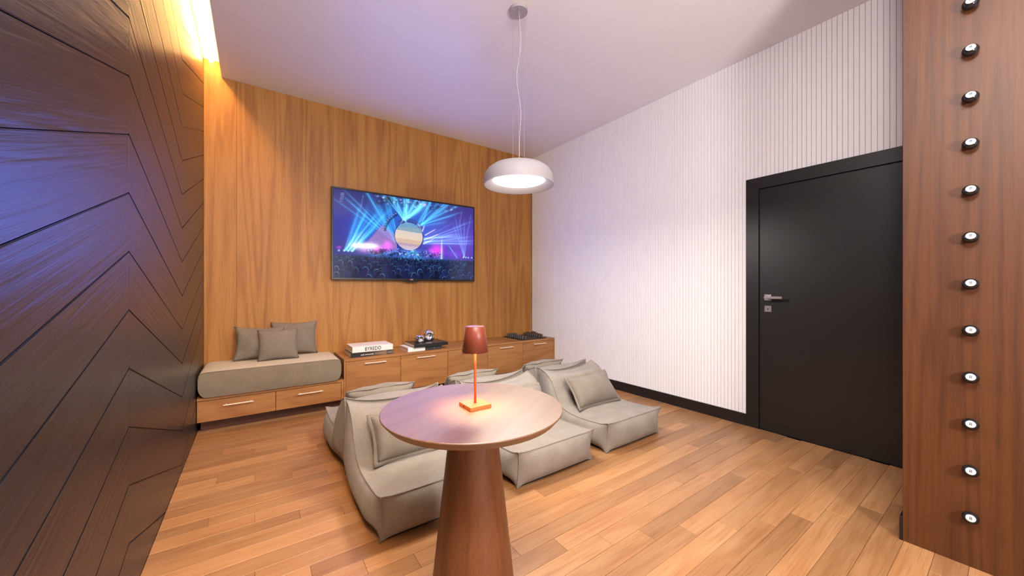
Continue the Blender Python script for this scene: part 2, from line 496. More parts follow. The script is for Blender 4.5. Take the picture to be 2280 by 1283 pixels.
tag(obj('slat_field', far, M['white_paint'], wr, (XR, 0, 0)), kind='stuff')

bb = obj('baseboard_right', boxm(XR - 0.014, XR + 0.01, YDF1 - 0.002, 3.99, 0, 0.102, bevel=0.0015), M['black_door']); tag(bb, kind='structure')

# ---- wooden pier on the right with the ball column
pier = obj('wall_pier', boxm(XP, XR + 0.05, YF, YP, 0, ZC, bevel=0.0018), M['pier_wood'], None); tag(pier, kind='structure')
bb2 = obj('baseboard_pier', boxm(XP - 0.0, XR - 0.02, YP + 0.0002, YP + 0.011, 0, 0.112, bevel=0.0012), M['black_door']); tag(bb2, kind='structure')

# ---- wall behind the camera
wf = obj('wall_front', boxm(XL - 0.1, XR + 0.1, YF - 0.1, YF, 0, ZCOVE + 0.05), M['white_paint']); tag(wf, kind='structure')

# ---- ceiling: slab, light cove along the left wall
ce = obj('ceiling', boxm(XS, XR + 0.1, YF, YB + 0.012, ZC, ZC + 0.10), M['ceiling']); tag(ce, kind='structure')
obj('cove_panel', boxm(XL - 0.1, XR + 0.1, YF, YB + 0.1, ZCOVE, ZCOVE + 0.05), M['ceiling'], ce)
obj('cove_upstand', boxm(XS + 0.05, XS + 0.07, YF, YB, ZC + 0.10, ZCOVE), M['ceiling'], ce)
obj('led_strip', boxm(-0.352, -0.322, YF + 0.1, YB - 0.012, 3.334, 3.346, bevel=0.002), M['cove_glow'], ce)

# ---- door
door = structure('door_1', (XR, 0, 0))
fr = 0.012
def mitre(pts): return prism(pts, -fr, 0.02, 'YZ')
def frame_piece(pts):
    bm = mitre(pts)
    bmesh.ops.bevel(bm, geom=[e for e in bm.edges if all(abs(v.co.x + fr) < 1e-6 for v in e.verts)], offset=0.0012, segments=1, affect='EDGES')
    return bm
g = 0.0006
obj('door_frame', frame_piece([(YD1, 0), (YDF1, 0), (YDF1, ZDF - g), (YD1, ZDL - g)]), M['black_door'], door)
obj('door_frame', frame_piece([(YDF0, 0), (YD0, 0), (YD0, ZDL - g), (YDF0, ZDF - g)]), M['black_door'], door)
obj('door_frame', frame_piece([(YD0 + g, ZDL), (YD1 - g, ZDL), (YDF1 - g, ZDF), (YDF0 + g, ZDF)]), M['black_door'], door)
obj('frame_gap', boxm(0.004, 0.02, YD0, YD1, 0, ZDL), M['black_gap'], door)
leaf = obj('door_leaf', boxm(-0.002, 0.02, YD0 + 0.004, YD1 - 0.005, 0.004, ZDL - 0.005, bevel=0.0015), M['black_door'], door)
hz, hy = 1.127, 1.237
obj('rosette', boxm(-0.012, -0.002, hy - 0.026, hy + 0.026, hz - 0.026, hz + 0.026, bevel=0.0015), M['steel'], leaf)
bm = boxm(-0.060, -0.012, hy - 0.009, hy + 0.009, hz - 0.009, hz + 0.009, bevel=0.0015)
box(bm, -0.066, -0.052, hy - 0.118, hy + 0.010, hz - 0.010, hz + 0.010, bevel=0.002)
obj('lever_handle', bm, M['steel'], leaf)
ez = 1.031
obj('lock_plate', boxm(-0.010, -0.002, hy - 0.026, hy + 0.026, ez - 0.026, ez + 0.026, bevel=0.0015), M['steel'], leaf)
bm = boxm(-0.0106, -0.0095, hy - 0.0035, hy + 0.0035, ez - 0.008, ez + 0.006)
obj('keyhole', bm, M['black_gap'], leaf)

# ================================================================== BENCH AND SIDEBOARD
YC = 3.902
def bar_handle(parent, x0, x1, z, y):
    bm = bmesh.new()
    box(bm, x0, x1, y - 0.030, y - 0.022, z - 0.004, z + 0.004, bevel=0.0015)
    for s in (x0 + 0.02, x1 - 0.02): box(bm, s - 0.004, s + 0.004, y - 0.024, y + 0.001, z - 0.003, z + 0.003)
    return obj('handle', bm, M['handle_metal'], parent)

bx0, bx1, bzt = XL + 0.003, 0.7205, 0.2975
bench = thing('bench_cabinet', 'low wooden bench cabinet with two long drawers beside the dark chevron wall', 'bench', ((bx0 + bx1) / 2, YC, 0))
ox, oy = -(bx0 + bx1) / 2, -YC
def P(name, mat, par, *a, **k):
    return obj(name, boxm(*a, **k), mat, par)
P('top_panel', M['cabinet_wood'], bench, bx0 + ox, bx1 + ox, 0, YB - YC - 0.001, bzt - 0.022, bzt, bevel=0.001)
P('side_panel', M['cabinet_wood'], bench, bx1 + ox - 0.022, bx1 + ox, 0, YB - YC - 0.001, 0.098, bzt - 0.0225, bevel=0.001)
P('carcass', M['dark_gap'], bench, bx0 + ox + 0.001, bx1 + ox - 0.023, 0.020, YB - YC - 0.002, 0.099, bzt - 0.023)
P('plinth', M['plinth'], bench, bx0 + ox + 0.016, bx1 + ox - 0.001, 0.098, 0.14, 0, 0.098)
for a, b in ((bx0 + 0.001, 0.1525), (0.1565, bx1 - 0.0245)):
    d = P('drawer', M['cabinet_wood'], bench, a + ox, b + ox, 0.001, 0.019, 0.099, bzt - 0.0265, bevel=0.001)
    mid = (a + b) / 2 + 0.004
    bar_handle(d, mid + ox - 0.104, mid + ox + 0.104, 0.222, 0.001)

sx0, sx1, szt = 0.7225, XR - 0.001, 0.495
side = thing('sideboard', 'long low wooden sideboard with five drop doors under the television', 'cabinet', ((sx0 + sx1) / 2, YC, 0))
ox = -(sx0 + sx1) / 2
P('top_panel', M['cabinet_wood'], side, sx0 + ox, sx1 + ox, 0, YB - YC - 0.001, szt - 0.024, szt, bevel=0.001)
P('side_panel', M['cabinet_wood'], side, sx0 + ox, sx0 + ox + 0.016, 0, YB - YC - 0.001, 0.098, szt - 0.0245, bevel=0.001)
P('side_panel', M['cabinet_wood'], side, sx1 + ox - 0.024, sx1 + ox, 0, YB - YC - 0.001, 0.098, szt - 0.0245, bevel=0.001)
P('carcass', M['dark_gap'], side, sx0 + ox + 0.017, sx1 + ox - 0.025, 0.020, YB - YC - 0.002, 0.099, szt - 0.025)
P('plinth', M['plinth'], side, sx0 + ox + 0.002, sx1 + ox - 0.002, 0.098, 0.14, 0, 0.098)
splits = [0.739, 1.290, 1.8465, 2.394, 2.948, sx1 - 0.0245]
hx = [(0.914, 1.131), (1.465, 1.683), (2.015, 2.233), (2.56, 2.778), (3.13, 3.345)]
for (a, b), (h0, h1) in zip(zip(splits, splits[1:]), hx):
    d = P('drop_door', M['cabinet_wood'], side, a + ox + 0.002, b + ox - 0.002, 0.001, 0.019, 0.099, szt - 0.0275, bevel=0.001)
    bar_handle(d, h0 + ox, h1 + ox, 0.437, 0.001)

# ================================================================== SOFT FURNITURE
def cr(pts, s):
    """Catmull-Rom through (s, a, b) rows."""
    n = len(pts)
    for i in range(n - 1):
        if s <= pts[i + 1][0] + 1e-9: break
    p1, p2 = pts[i], pts[i + 1]
    p0 = pts[i - 1] if i > 0 else p1; p3 = pts[i + 2] if i + 2 < n else p2
    t = (s - p1[0]) / (p2[0] - p1[0])
    out = []
    for k in (1, 2):
        m1 = (p2[k] - p0[k]) / max(1e-6, p2[0] - p0[0]) * (p2[0] - p1[0])
        m2 = (p3[k] - p1[k]) / max(1e-6, p3[0] - p1[0]) * (p2[0] - p1[0])
        out.append((2 * t**3 - 3 * t * t + 1) * p1[k] + (t**3 - 2 * t * t + t) * m1 + (-2 * t**3 + 3 * t * t) * p2[k] + (t**3 - t * t) * m2)
    return out

def puffy(fmap, ns, nt_, nw):
    """Skin of a soft box: fmap(s, t, w) with s, t in 0..1 and w in -1..1; the box's edges stay sharp."""
    bm = bmesh.new(); V = {}
    def v(i, j, k):
        if (i, j, k) not in V: V[(i, j, k)] = bm.verts.new(fmap(i / ns, j / nt_, 2 * k / nw - 1))
        return V[(i, j, k)]
    def quad(*q):
        f = bm.faces.new([v(*p) for p in q]); f.smooth = True
    for i in range(ns):
        for k in range(nw):
            for j in (0, nt_): quad((i, j, k), (i + 1, j, k), (i + 1, j, k + 1), (i, j, k + 1))
    for i in range(ns):
        for j in range(nt_):
            for k in (0, nw): quad((i, j, k), (i + 1, j, k), (i + 1, j + 1, k), (i, j + 1, k))
    for j in range(nt_):
        for k in range(nw):
            for i in (0, ns): quad((i, j, k), (i, j + 1, k), (i, j + 1, k + 1), (i, j, k + 1))
    bmesh.ops.recalc_face_normals(bm, faces=bm.faces[:])
    ends = lambda c: (c[0] in (0, ns)) + (c[1] in (0, nt_)) + (c[2] in (0, nw))
    inv = {vv: key for key, vv in V.items()}
    for e in bm.edges:
        if ends(inv[e.verts[0]]) >= 2 and ends(inv[e.verts[1]]) >= 2: e.smooth = False
    return bm

CHAIR_TOP = [(0, 0.0, 0.212), (.14, .10, .198), (.32, .25, .187), (.46, .355, .187), (.56, .43, .198), (.64, .492, .222),
             (.72, .542, .285), (.81, .60, .390), (.90, .668, .450), (1.0, .757, .487)]
def sstep(a, b, x):
    x = min(1, max(0, (x - a) / (b - a))); return x * x * (3 - 2 * x)
def chair_map(s, t, w, hw=0.326):
    uy, uz = cr(CHAIR_TOP, s)
    ly, lz = 0.015 + 0.775 * s, 0.0
    te = t
    y = ly + (uy - ly) * te; z = lz + (uz - lz) * te
    x = hw * w
    q = lambda a: max(0.0, 4 * a * (1 - a))
    cw = 1 - w * w
    # side bulge
    if abs(abs(w) - 1) < 1e-9:
        x += w * 0.044 * q(t) ** 0.7 * min(1, q(s) * 1.7) ** 0.7
    # corner seams drawn in between floor and top
    ce_ = q(t) * abs(w) ** 10
    x -= math.copysign(0.016, w) * ce_ * math.exp(-(s / 0.06) ** 2)
    y += 0.014 * ce_ * math.exp(-(s / 0.03) ** 2)
    # the sides tuck under at the floor
    x -= w * 0.022 * (1 - sstep(0.0, 0.35, t)) * min(1, q(s) * 2.5)
    # front bulge
    if s < 1e-9: y -= 0.052 * q(t) ** 0.8 * (1 - w ** 4)
    # crown of the seat and of the back rest
    if t > 1 - 1e-9:
        z += 0.030 * cw * sstep(0.0, 0.18, s) * (1 - sstep(0.48, 0.66, s))
        bk = sstep(0.58, 0.72, s) * (1 - sstep(0.84, 1.0, s))
        y -= 0.030 * cw * bk; z += 0.022 * cw * bk
        # little folds in the crease
        z += 0.004 * math.sin(9 * w + 3) * sstep(0.45, 0.56, s) * (1 - sstep(0.6, 0.7, s))
    # sagging top edge between two peaks
    z -= 0.058 * (1 - abs(w) ** 2.2) * sstep(0.80, 1.0, s) * te ** 2
    # pinched front corners
    pk = math.exp(-((1 - abs(w)) / 0.10) ** 2) * math.exp(-(s / 0.05) ** 2) * te ** 5
    z += 0.012 * pk; y -= 0.006 * pk
    # the fabric lifts off the floor between the corners
    z += 0.014 * (1 - te) ** 3 * (1 - math.exp(-((1 - abs(w)) / 0.08) ** 2) * (math.exp(-(s / 0.05) ** 2) + math.exp(-((1 - s) / 0.05) ** 2)))
    # soft unevenness
    n = mnoise.noise(Vector((x * 5, y * 5 + 3, z * 5)))
    if t > 1 - 1e-9 and abs(w) < 0.98: z += 0.004 * n
    elif s < 1e-9 and 0.02 < t < 0.98 and abs(w) < 0.98: y += 0.004 * n
    return (x, y, z)

chair_me = None
def build_lounge_chair(label, loc, rotz):
    t = thing('lounge_chair', label, 'lounge chair', loc, rotz, 'low floor lounge chairs placed back to back')
    obj('chair_body', puffy(chair_map, 44, 14, 32), M['fabric'], t)
    pp = bmesh.new()
    for w in (-1, 1):
        tube(pp, [chair_map(s / 60, 1, w) for s in range(61)], 0.0042)
        tube(pp, [chair_map(0, j / 14, w) for j in range(15)], 0.0036)
        tube(pp, [chair_map(1, j / 10, w) for j in range(11)], 0.0036)
    tube(pp, [chair_map(0, 1, k / 16 - 1) for k in range(33)], 0.0042)
    tube(pp, [chair_map(1, 1, k / 16 - 1) for k in range(33)], 0.0042)
    obj('piping', pp, M['piping'], t, smooth=True)
    obj('underside', boxm(-0.308, 0.308, 0.022, 0.778, 0.0005, 0.0138, bevel=0.003), M['sole'], t)
    return t
CX = [0.805, 1.606, 2.410]
FY, RY = 1.737, 3.323
front_names = ['taupe floor lounge chair facing the camera, partly behind the left side of the round table',
               'taupe floor lounge chair facing the camera, middle of its row, behind the round table',
               'taupe floor lounge chair facing the camera, nearest the white slatted wall']
rear_names = ['taupe floor lounge chair facing the television, leftmost of the rear row, its side seen',
              'taupe floor lounge chair facing the television, middle of the rear row, mostly hidden',
              'taupe floor lounge chair facing the television, rightmost of the rear row by the slatted wall']
proto = build_lounge_chair(front_names[0], (CX[0], FY, 0), 0)
chairs = [proto] + [dup(proto, (CX[i], FY, 0), 0, front_names[i]) for i in (1, 2)]
chairs += [dup(proto, (CX[i], RY, 0), math.pi, rear_names[i]) for i in range(3)]

def pillow_shell(w, h, thick, concave=0.06, n=22, flange=0.0, seed=0, power=0.62, crease=0.006):
    """Cushion standing in the XZ plane (thickness along Y), centred on its base line."""
    bm = bmesh.new(); body = {}
    def outline(u, v):
        x = u * (1 - concave * (1 - v * v)); z = v * (1 - concave * (1 - u * u))
        return x * w / 2, z * h / 2
    for side in (1, -1):
        for i in range(n + 1):
            for j in range(n + 1):
                u, v = 2 * i / n - 1, 2 * j / n - 1
                edge = i in (0, n) or j in (0, n)
                if edge and side == -1: body[(side, i, j)] = body[(1, i, j)]; continue
                x, z = outline(u, v)
                th = thick / 2 * (max(0, 1 - u * u) * max(0, 1 - v * v)) ** power
                r = mnoise.noise(Vector((x * 9 + seed, z * 9, side * 3.0))) * crease * (1 if not edge else 0.3)
                body[(side, i, j)] = bm.verts.new((x, -side * th + r, z + h / 2))
    for side in (1, -1):
        for i in range(n):
            for j in range(n):
                q = [body[(side, i, j)], body[(side, i + 1, j)], body[(side, i + 1, j + 1)], body[(side, i, j + 1)]]
                f = bm.faces.new(q if side == 1 else q[::-1]); f.smooth = True
    rim = None
    if flange:
        rim = bmesh.new()
        loop = [(i, 0) for i in range(n)] + [(n, j) for j in range(n)] + [(i, n) for i in range(n, 0, -1)] + [(0, j) for j in range(n, 0, -1)]
        inner, outer = [], []
        for i, j in loop:
            u, v = 2 * i / n - 1, 2 * j / n - 1
            x, z = outline(u, v)
            k = 1 + 0.4 * mnoise.noise(Vector((x * 14 + seed, z * 14, 5)))
            ux = flange * (1 if i == n else -1 if i == 0 else 0) * k; uz = flange * (1 if j == n else -1 if j == 0 else 0) * k
            yy = 0.010 * mnoise.noise(Vector((x * 12, z * 12, seed + 9)))
            for lst, px, pz, oy_ in ((inner, x * 0.985, (z * 0.985), 0), (outer, x + ux, z + uz, yy)):
                lst.append((rim.verts.new((px, oy_ - 0.0025, pz + h / 2)), rim.verts.new((px, oy_ + 0.0025, pz + h / 2))))
        m = len(loop)
        for a in range(m):
            b = (a + 1) % m
            rim.faces.new((inner[a][0], inner[b][0], outer[b][0], outer[a][0]))
            rim.faces.new((inner[a][1], outer[a][1], outer[b][1], inner[b][1]))
            rim.faces.new((outer[a][0], outer[b][0], outer[b][1], outer[a][1]))
        for f in rim.faces: f.smooth = True
    return bm, rim

def flanged_pillow(label, loc, rotz, tilt, soft=False):
    t = thing('lumbar_pillow', label, 'pillow', loc, rotz, 'flanged lumbar pillows on the lounge chairs')
    if soft: body, rim = pillow_shell(0.50, 0.26, 0.175, 0.012, 26, 0.008, 4.0, 0.40, 0.010)
    else: body, rim = pillow_shell(0.485, 0.265, 0.165, 0.05, 26, 0.017, 2.0, 0.46, 0.010)
    obj('pillow_body', body, M['pillow_fabric'], t, (0, 0, 0.018), (tilt, 0, 0))
    obj('flange', rim, M['pillow_fabric'], t, (0, 0, 0.018), (tilt, 0, 0))
    return t
PT = -math.radians(38)
pil0 = flanged_pillow('taupe flanged pillow on the lounge chair left of the table, half hidden by the tabletop', (CX[0] - 0.005, FY + 0.350, 0.205), 0, PT)
dup(pil0, (CX[2] - 0.005, FY + 0.350, 0.205), 0, 'taupe flanged pillow on the front chair nearest the slatted wall')
dup(pil0, (CX[1], FY + 0.350, 0.205), 0, 'taupe flanged pillow on the middle front chair, a corner seen past the tabletop')
pil1 = flanged_pillow('top of a flanged pillow on the left chair facing the television', (CX[0] - 0.01, RY - 0.325, 0.222), math.pi, PT, True)
dup(pil1, (CX[1] - 0.01, RY - 0.325, 0.222), math.pi, 'top of a flanged pillow on the middle chair facing the television')
dup(pil1, (CX[2] + 0.01, RY - 0.325, 0.222), math.pi, 'top of a flanged pillow on the right chair facing the television')

# ---- bench cushion and its three pillows
cw_, cd_, chh = 1.075, YB - 3.885 - 0.004, 0.208
cushion = thing('bench_cushion', 'thick taupe seat cushion lying on the low bench', 'cushion', (0.158, 3.885, bzt + 0.0045))
def soft_block(s, t, w):
    x, y, z = w * cw_ / 2, s * cd_, t * chh
    q = lambda a: max(0.0, 4 * a * (1 - a)) ** 0.6
    r = 0.030
    if s < 1e-9: y -= 0.012 * q(t) * (1 - w ** 6)
    if abs(abs(w) - 1) < 1e-9: x += w * 0.016 * q(t) * q(s)
    if t > 1 - 1e-9: z += 0.012 * (1 - w ** 6) * q(s)
    # the vertical corners draw in towards the top and bottom
    k = (abs(2 * t - 1)) ** 3
    x -= w * (0.012 if t > 0.5 else 0.030) * k * abs(w) ** 8
    z += (0.008 * abs(w) ** 24 if t < 0.5 else -0.012 * abs(w) ** 24) * (abs(2 * t - 1)) ** 2
    return (x, y, z)
bmc = puffy(soft_block, 16, 10, 40)
me = bpy.data.meshes.new('cushion_body'); bmc.to_mesh(me); bmc.free()
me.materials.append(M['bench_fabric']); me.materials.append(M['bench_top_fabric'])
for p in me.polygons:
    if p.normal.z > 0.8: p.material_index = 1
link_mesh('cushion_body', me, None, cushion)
pp = bmesh.new()
for t_ in (1.0, 0.0):
    loop = [soft_block(0, t_, k / 20 - 1) for k in range(41)]
    tube(pp, loop, 0.0026)
    for w in (-1, 1): tube(pp, [soft_block(k / 16, t_, w) for k in range(17)], 0.0026)
obj('piping', pp, M['piping_dark'], cushion, smooth=True)

def bench_pillow(label, loc, rotz, tilt, w, h, th, conc, seed, roll=0.0, crease=0.006):
    t = thing('throw_pillow', label, 'pillow', loc, rotz, 'taupe pillows on the bench cushion')
    body, _ = pillow_shell(w, h, th, conc, 22, 0.0, seed, 0.55, crease)
    obj('pillow_body', body, M['pillow_fabric'], t, (0, 0, 0.006), (tilt, roll, 0))
    pp = bmesh.new()
    return t
ZT = bzt + chh
bench_pillow('taupe pillow leaning on the wood wall at the right of the three bench pillows', (0.335, 4.345, ZT + 0.008), -0.03, -0.13, 0.42, 0.345, 0.13, 0.11, 1.0)
bench_pillow('taupe pillow slumping at the left of the three bench pillows', (0.035, 4.235, ZT + 0.008), 0.06, -0.30, 0.41, 0.325, 0.14, 0.12, 5.0, 0.05, 0.032)
bench_pillow('small taupe pillow in front of the two others on the bench', (0.185, 4.105, ZT + 0.008), 0.0, -0.30, 0.335, 0.30, 0.13, 0.09, 9.0)

# ================================================================== ROUND TABLE AND LAMP
TX, TY, TZ = 0.684, 1.220, 0.75
table = thing('round_table', 'round wooden pedestal table with a tapered column in the foreground', 'table', (TX, TY, 0))
R = 0.3395
obj('tabletop', lathe([(0, TZ), (R - 0.002, TZ), (R, TZ - 0.002), (R, TZ - 0.005), (R - 0.022, TZ - 0.030), (R - 0.026, TZ - 0.031), (0, TZ - 0.031)], 96),
    M['table_wood'], table, rot=(0, 0, 0.5))
prof = [(0, 0.0), (0.164, 0.0), (0.166, 0.004)]
for k in range(1, 13):
    z = 0.004 + (TZ - 0.0315 - 0.004) * k / 12
    prof.append((0.1655 - 0.112 * z, z))
prof.append((0, TZ - 0.0315))
o = obj('pedestal', lathe(prof, 64), M['table_leg_wood'], table)
for ob in (o,):
    for p in ob.data.polygons: p.use_smooth = len(p.vertices) == 4
lx, ly, lz = 0.687, 1.211, TZ
lamp = thing('table_lamp', 'orange cordless table lamp with terracotta cone shade on the round table', 'lamp', (lx, ly, lz + 0.0003))
base = obj('base', boxm(-0.045, 0.045, -0.046, 0.046, 0, 0.0135, bevel=0.0008), M['lamp_body'], lamp)
obj('charging_port', boxm(-0.0455, -0.044, 0.003, 0.011, 0.005, 0.0095), M['black_gap'], base)
st = obj('stem', lathe([(0, 0.013), (0.0048, 0.013), (0.0048, 0.296), (0, 0.296)], 20), M['lamp_body'], lamp, smooth=False)
for p in st.data.polygons: p.use_smooth = len(p.vertices) == 4
sh = obj('shade', lathe([(0, 0.3065), (0.0345, 0.3065), (0.0362, 0.305), (0.0508, 0.209), (0.0496, 0.2088), (0.0350, 0.3035), (0, 0.3035)], 64), M['lamp_shade'], lamp)
for p in sh.data.polygons: p.use_smooth = abs(p.normal.z) < 0.6
obj('led_disc', lathe([(0.006, 0.296), (0.0250, 0.296), (0.0250, 0.301), (0.006, 0.301)], 24, closed=True), M['lamp_glow'], lamp)

# ================================================================== PENDANT
PX_, PY_ = 1.561, 2.115
pend = thing('pendant_lamp', 'white dome pendant lamp hanging on three thin wires from the ceiling', 'pendant lamp', (PX_, PY_, 1.951))
outer = [(0.2505, 0.0), (0.2520, 0.012), (0.2525, 0.030), (0.2495, 0.056), (0.2400, 0.084), (0.2220, 0.109), (0.1900, 0.132), (0.1400, 0.150), (0.0700, 0.160), (0, 0.163)]
sh = obj('shade', lathe(outer[::-1] + [(0.2515, -0.001), (0.2485, -0.001)] + [(0.245, 0.004), (0.1895, 0.033), (0.1895, 0.062), (0, 0.064)], 72), M['white_shade'], pend)
for p in sh.data.polygons: p.use_smooth = True
obj('diffuser', lathe([(0, 0.014), (0.06, 0.015), (0.12, 0.019), (0.16, 0.025), (0.188, 0.033), (0.188, 0.045), (0, 0.045)], 64), M['pendant_glow'], pend)
pl = bpy.data.lights.new('pendant_light', 'AREA'); pl.shape = 'DISK'; pl.size = 0.44
pl.energy = PENDANT_W; pl.color = PENDANT_COL
po = bpy.data.objects.new('pendant_light', pl); COL.objects.link(po); po.location = (PX_, PY_, 1.948)
cz = ZC - 1.951
obj('canopy', lathe([(0, cz), (0.066, cz), (0.0665, cz - 0.003), (0.0655, cz - 0.020), (0.064, cz - 0.022), (0, cz - 0.022)], 48), M['white_shade'], pend)
for a in (-0.094, 2.000, 4.095):
    wx, wy = 0.048 * math.cos(a), 0.048 * math.sin(a)
    bm = tube(bmesh.new(), [(wx, wy, cz - 0.022), (wx, wy, 0.158)], 0.0011, 5)
    tube(bm, [(wx, wy, cz - 0.034), (wx, wy, cz - 0.020)], 0.0035, 8)
    tube(bm, [(wx, wy, 0.158), (wx, wy, 0.180)], 0.0035, 8)
    obj('suspension_wire', bm, M['wire'], pend)
pts = []
for k in range(41):
    f = k / 40
    a = 0.018 * math.sin(f * 2 * math.pi * 1.75) * math.sin(math.pi * min(1, f * 1.15)) 
    pts.append((0.006 + a * math.cos(0.6), -a * math.sin(0.6), cz - 0.020 - (cz - 0.178) * f))
obj('power_cable', tube(bmesh.new(), pts, 0.0017, 6), M['cable'], pend, smooth=True)

# ================================================================== TELEVISION
tx0, tx1, tz0, tz1, ytv = 0.6822, 2.4703, 1.3001, 2.3255, YB - 0.07
tcx, tcz = (tx0 + tx1) / 2, (tz0 + tz1) / 2
tv = thing('television', 'large flat television with black bezel showing a concert on the wood wall', 'television', (tcx, YB, tz0))
hw, hh = (tx1 - tx0) / 2, tz1 - tz0
yf = ytv - YB
obj('back_housing', boxm(-hw + 0.05, hw - 0.05, yf + 0.030, -0.012, 0.06, hh - 0.06, bevel=0.006), M['tv_black'], tv)
obj('wall_mount', boxm(-0.22, 0.22, -0.014, -0.0005, 0.3, 0.7), M['black_gap'], tv)
bm = bmesh.new()
sx_, szb, szt_ = hw - 0.018, 0.026, hh - 0.020
box(bm, -hw, -sx_, yf, yf + 0.032, 0, hh, bevel=0.003); box(bm, sx_, hw, yf, yf + 0.032, 0, hh, bevel=0.003)
box(bm, -sx_ - 0.002, sx_ + 0.002, yf, yf + 0.032, 0, szb, bevel=0.003); box(bm, -sx_ - 0.002, sx_ + 0.002, yf, yf + 0.032, szt_, hh, bevel=0.003)
box(bm, -hw + 0.004, hw - 0.004, yf + 0.010, yf + 0.031, 0.004, hh - 0.004)
obj('bezel', bm, M['tv_black'], tv)
tab = [(-0.105, 0.003)] + [(-0.105 + 0.21 * k / 16, -0.021 * math.sin(math.pi * k / 16) ** 0.6) for k in range(1, 16)] + [(0.105, 0.003)]
obj('sensor_tab', prism(tab, yf + 0.003, yf + 0.026, 'XZ'), M['tv_black'], tv)
bm = bmesh.new(); bmesh.ops.create_circle(bm, cap_ends=True, segments=20, radius=0.0085)
lg = obj('badge_disc', bm, M['red_ink'], tv, (-0.016, yf - 0.0006, 0.0125), (math.pi / 2, 0, 0))
link_mesh('badge_lettering', text_mesh('LG', 0.020, 0.0002, 0.0003), M['pale_ink'], tv, (0.008, yf - 0.0005, 0.0125), (math.pi / 2, 0, 0))

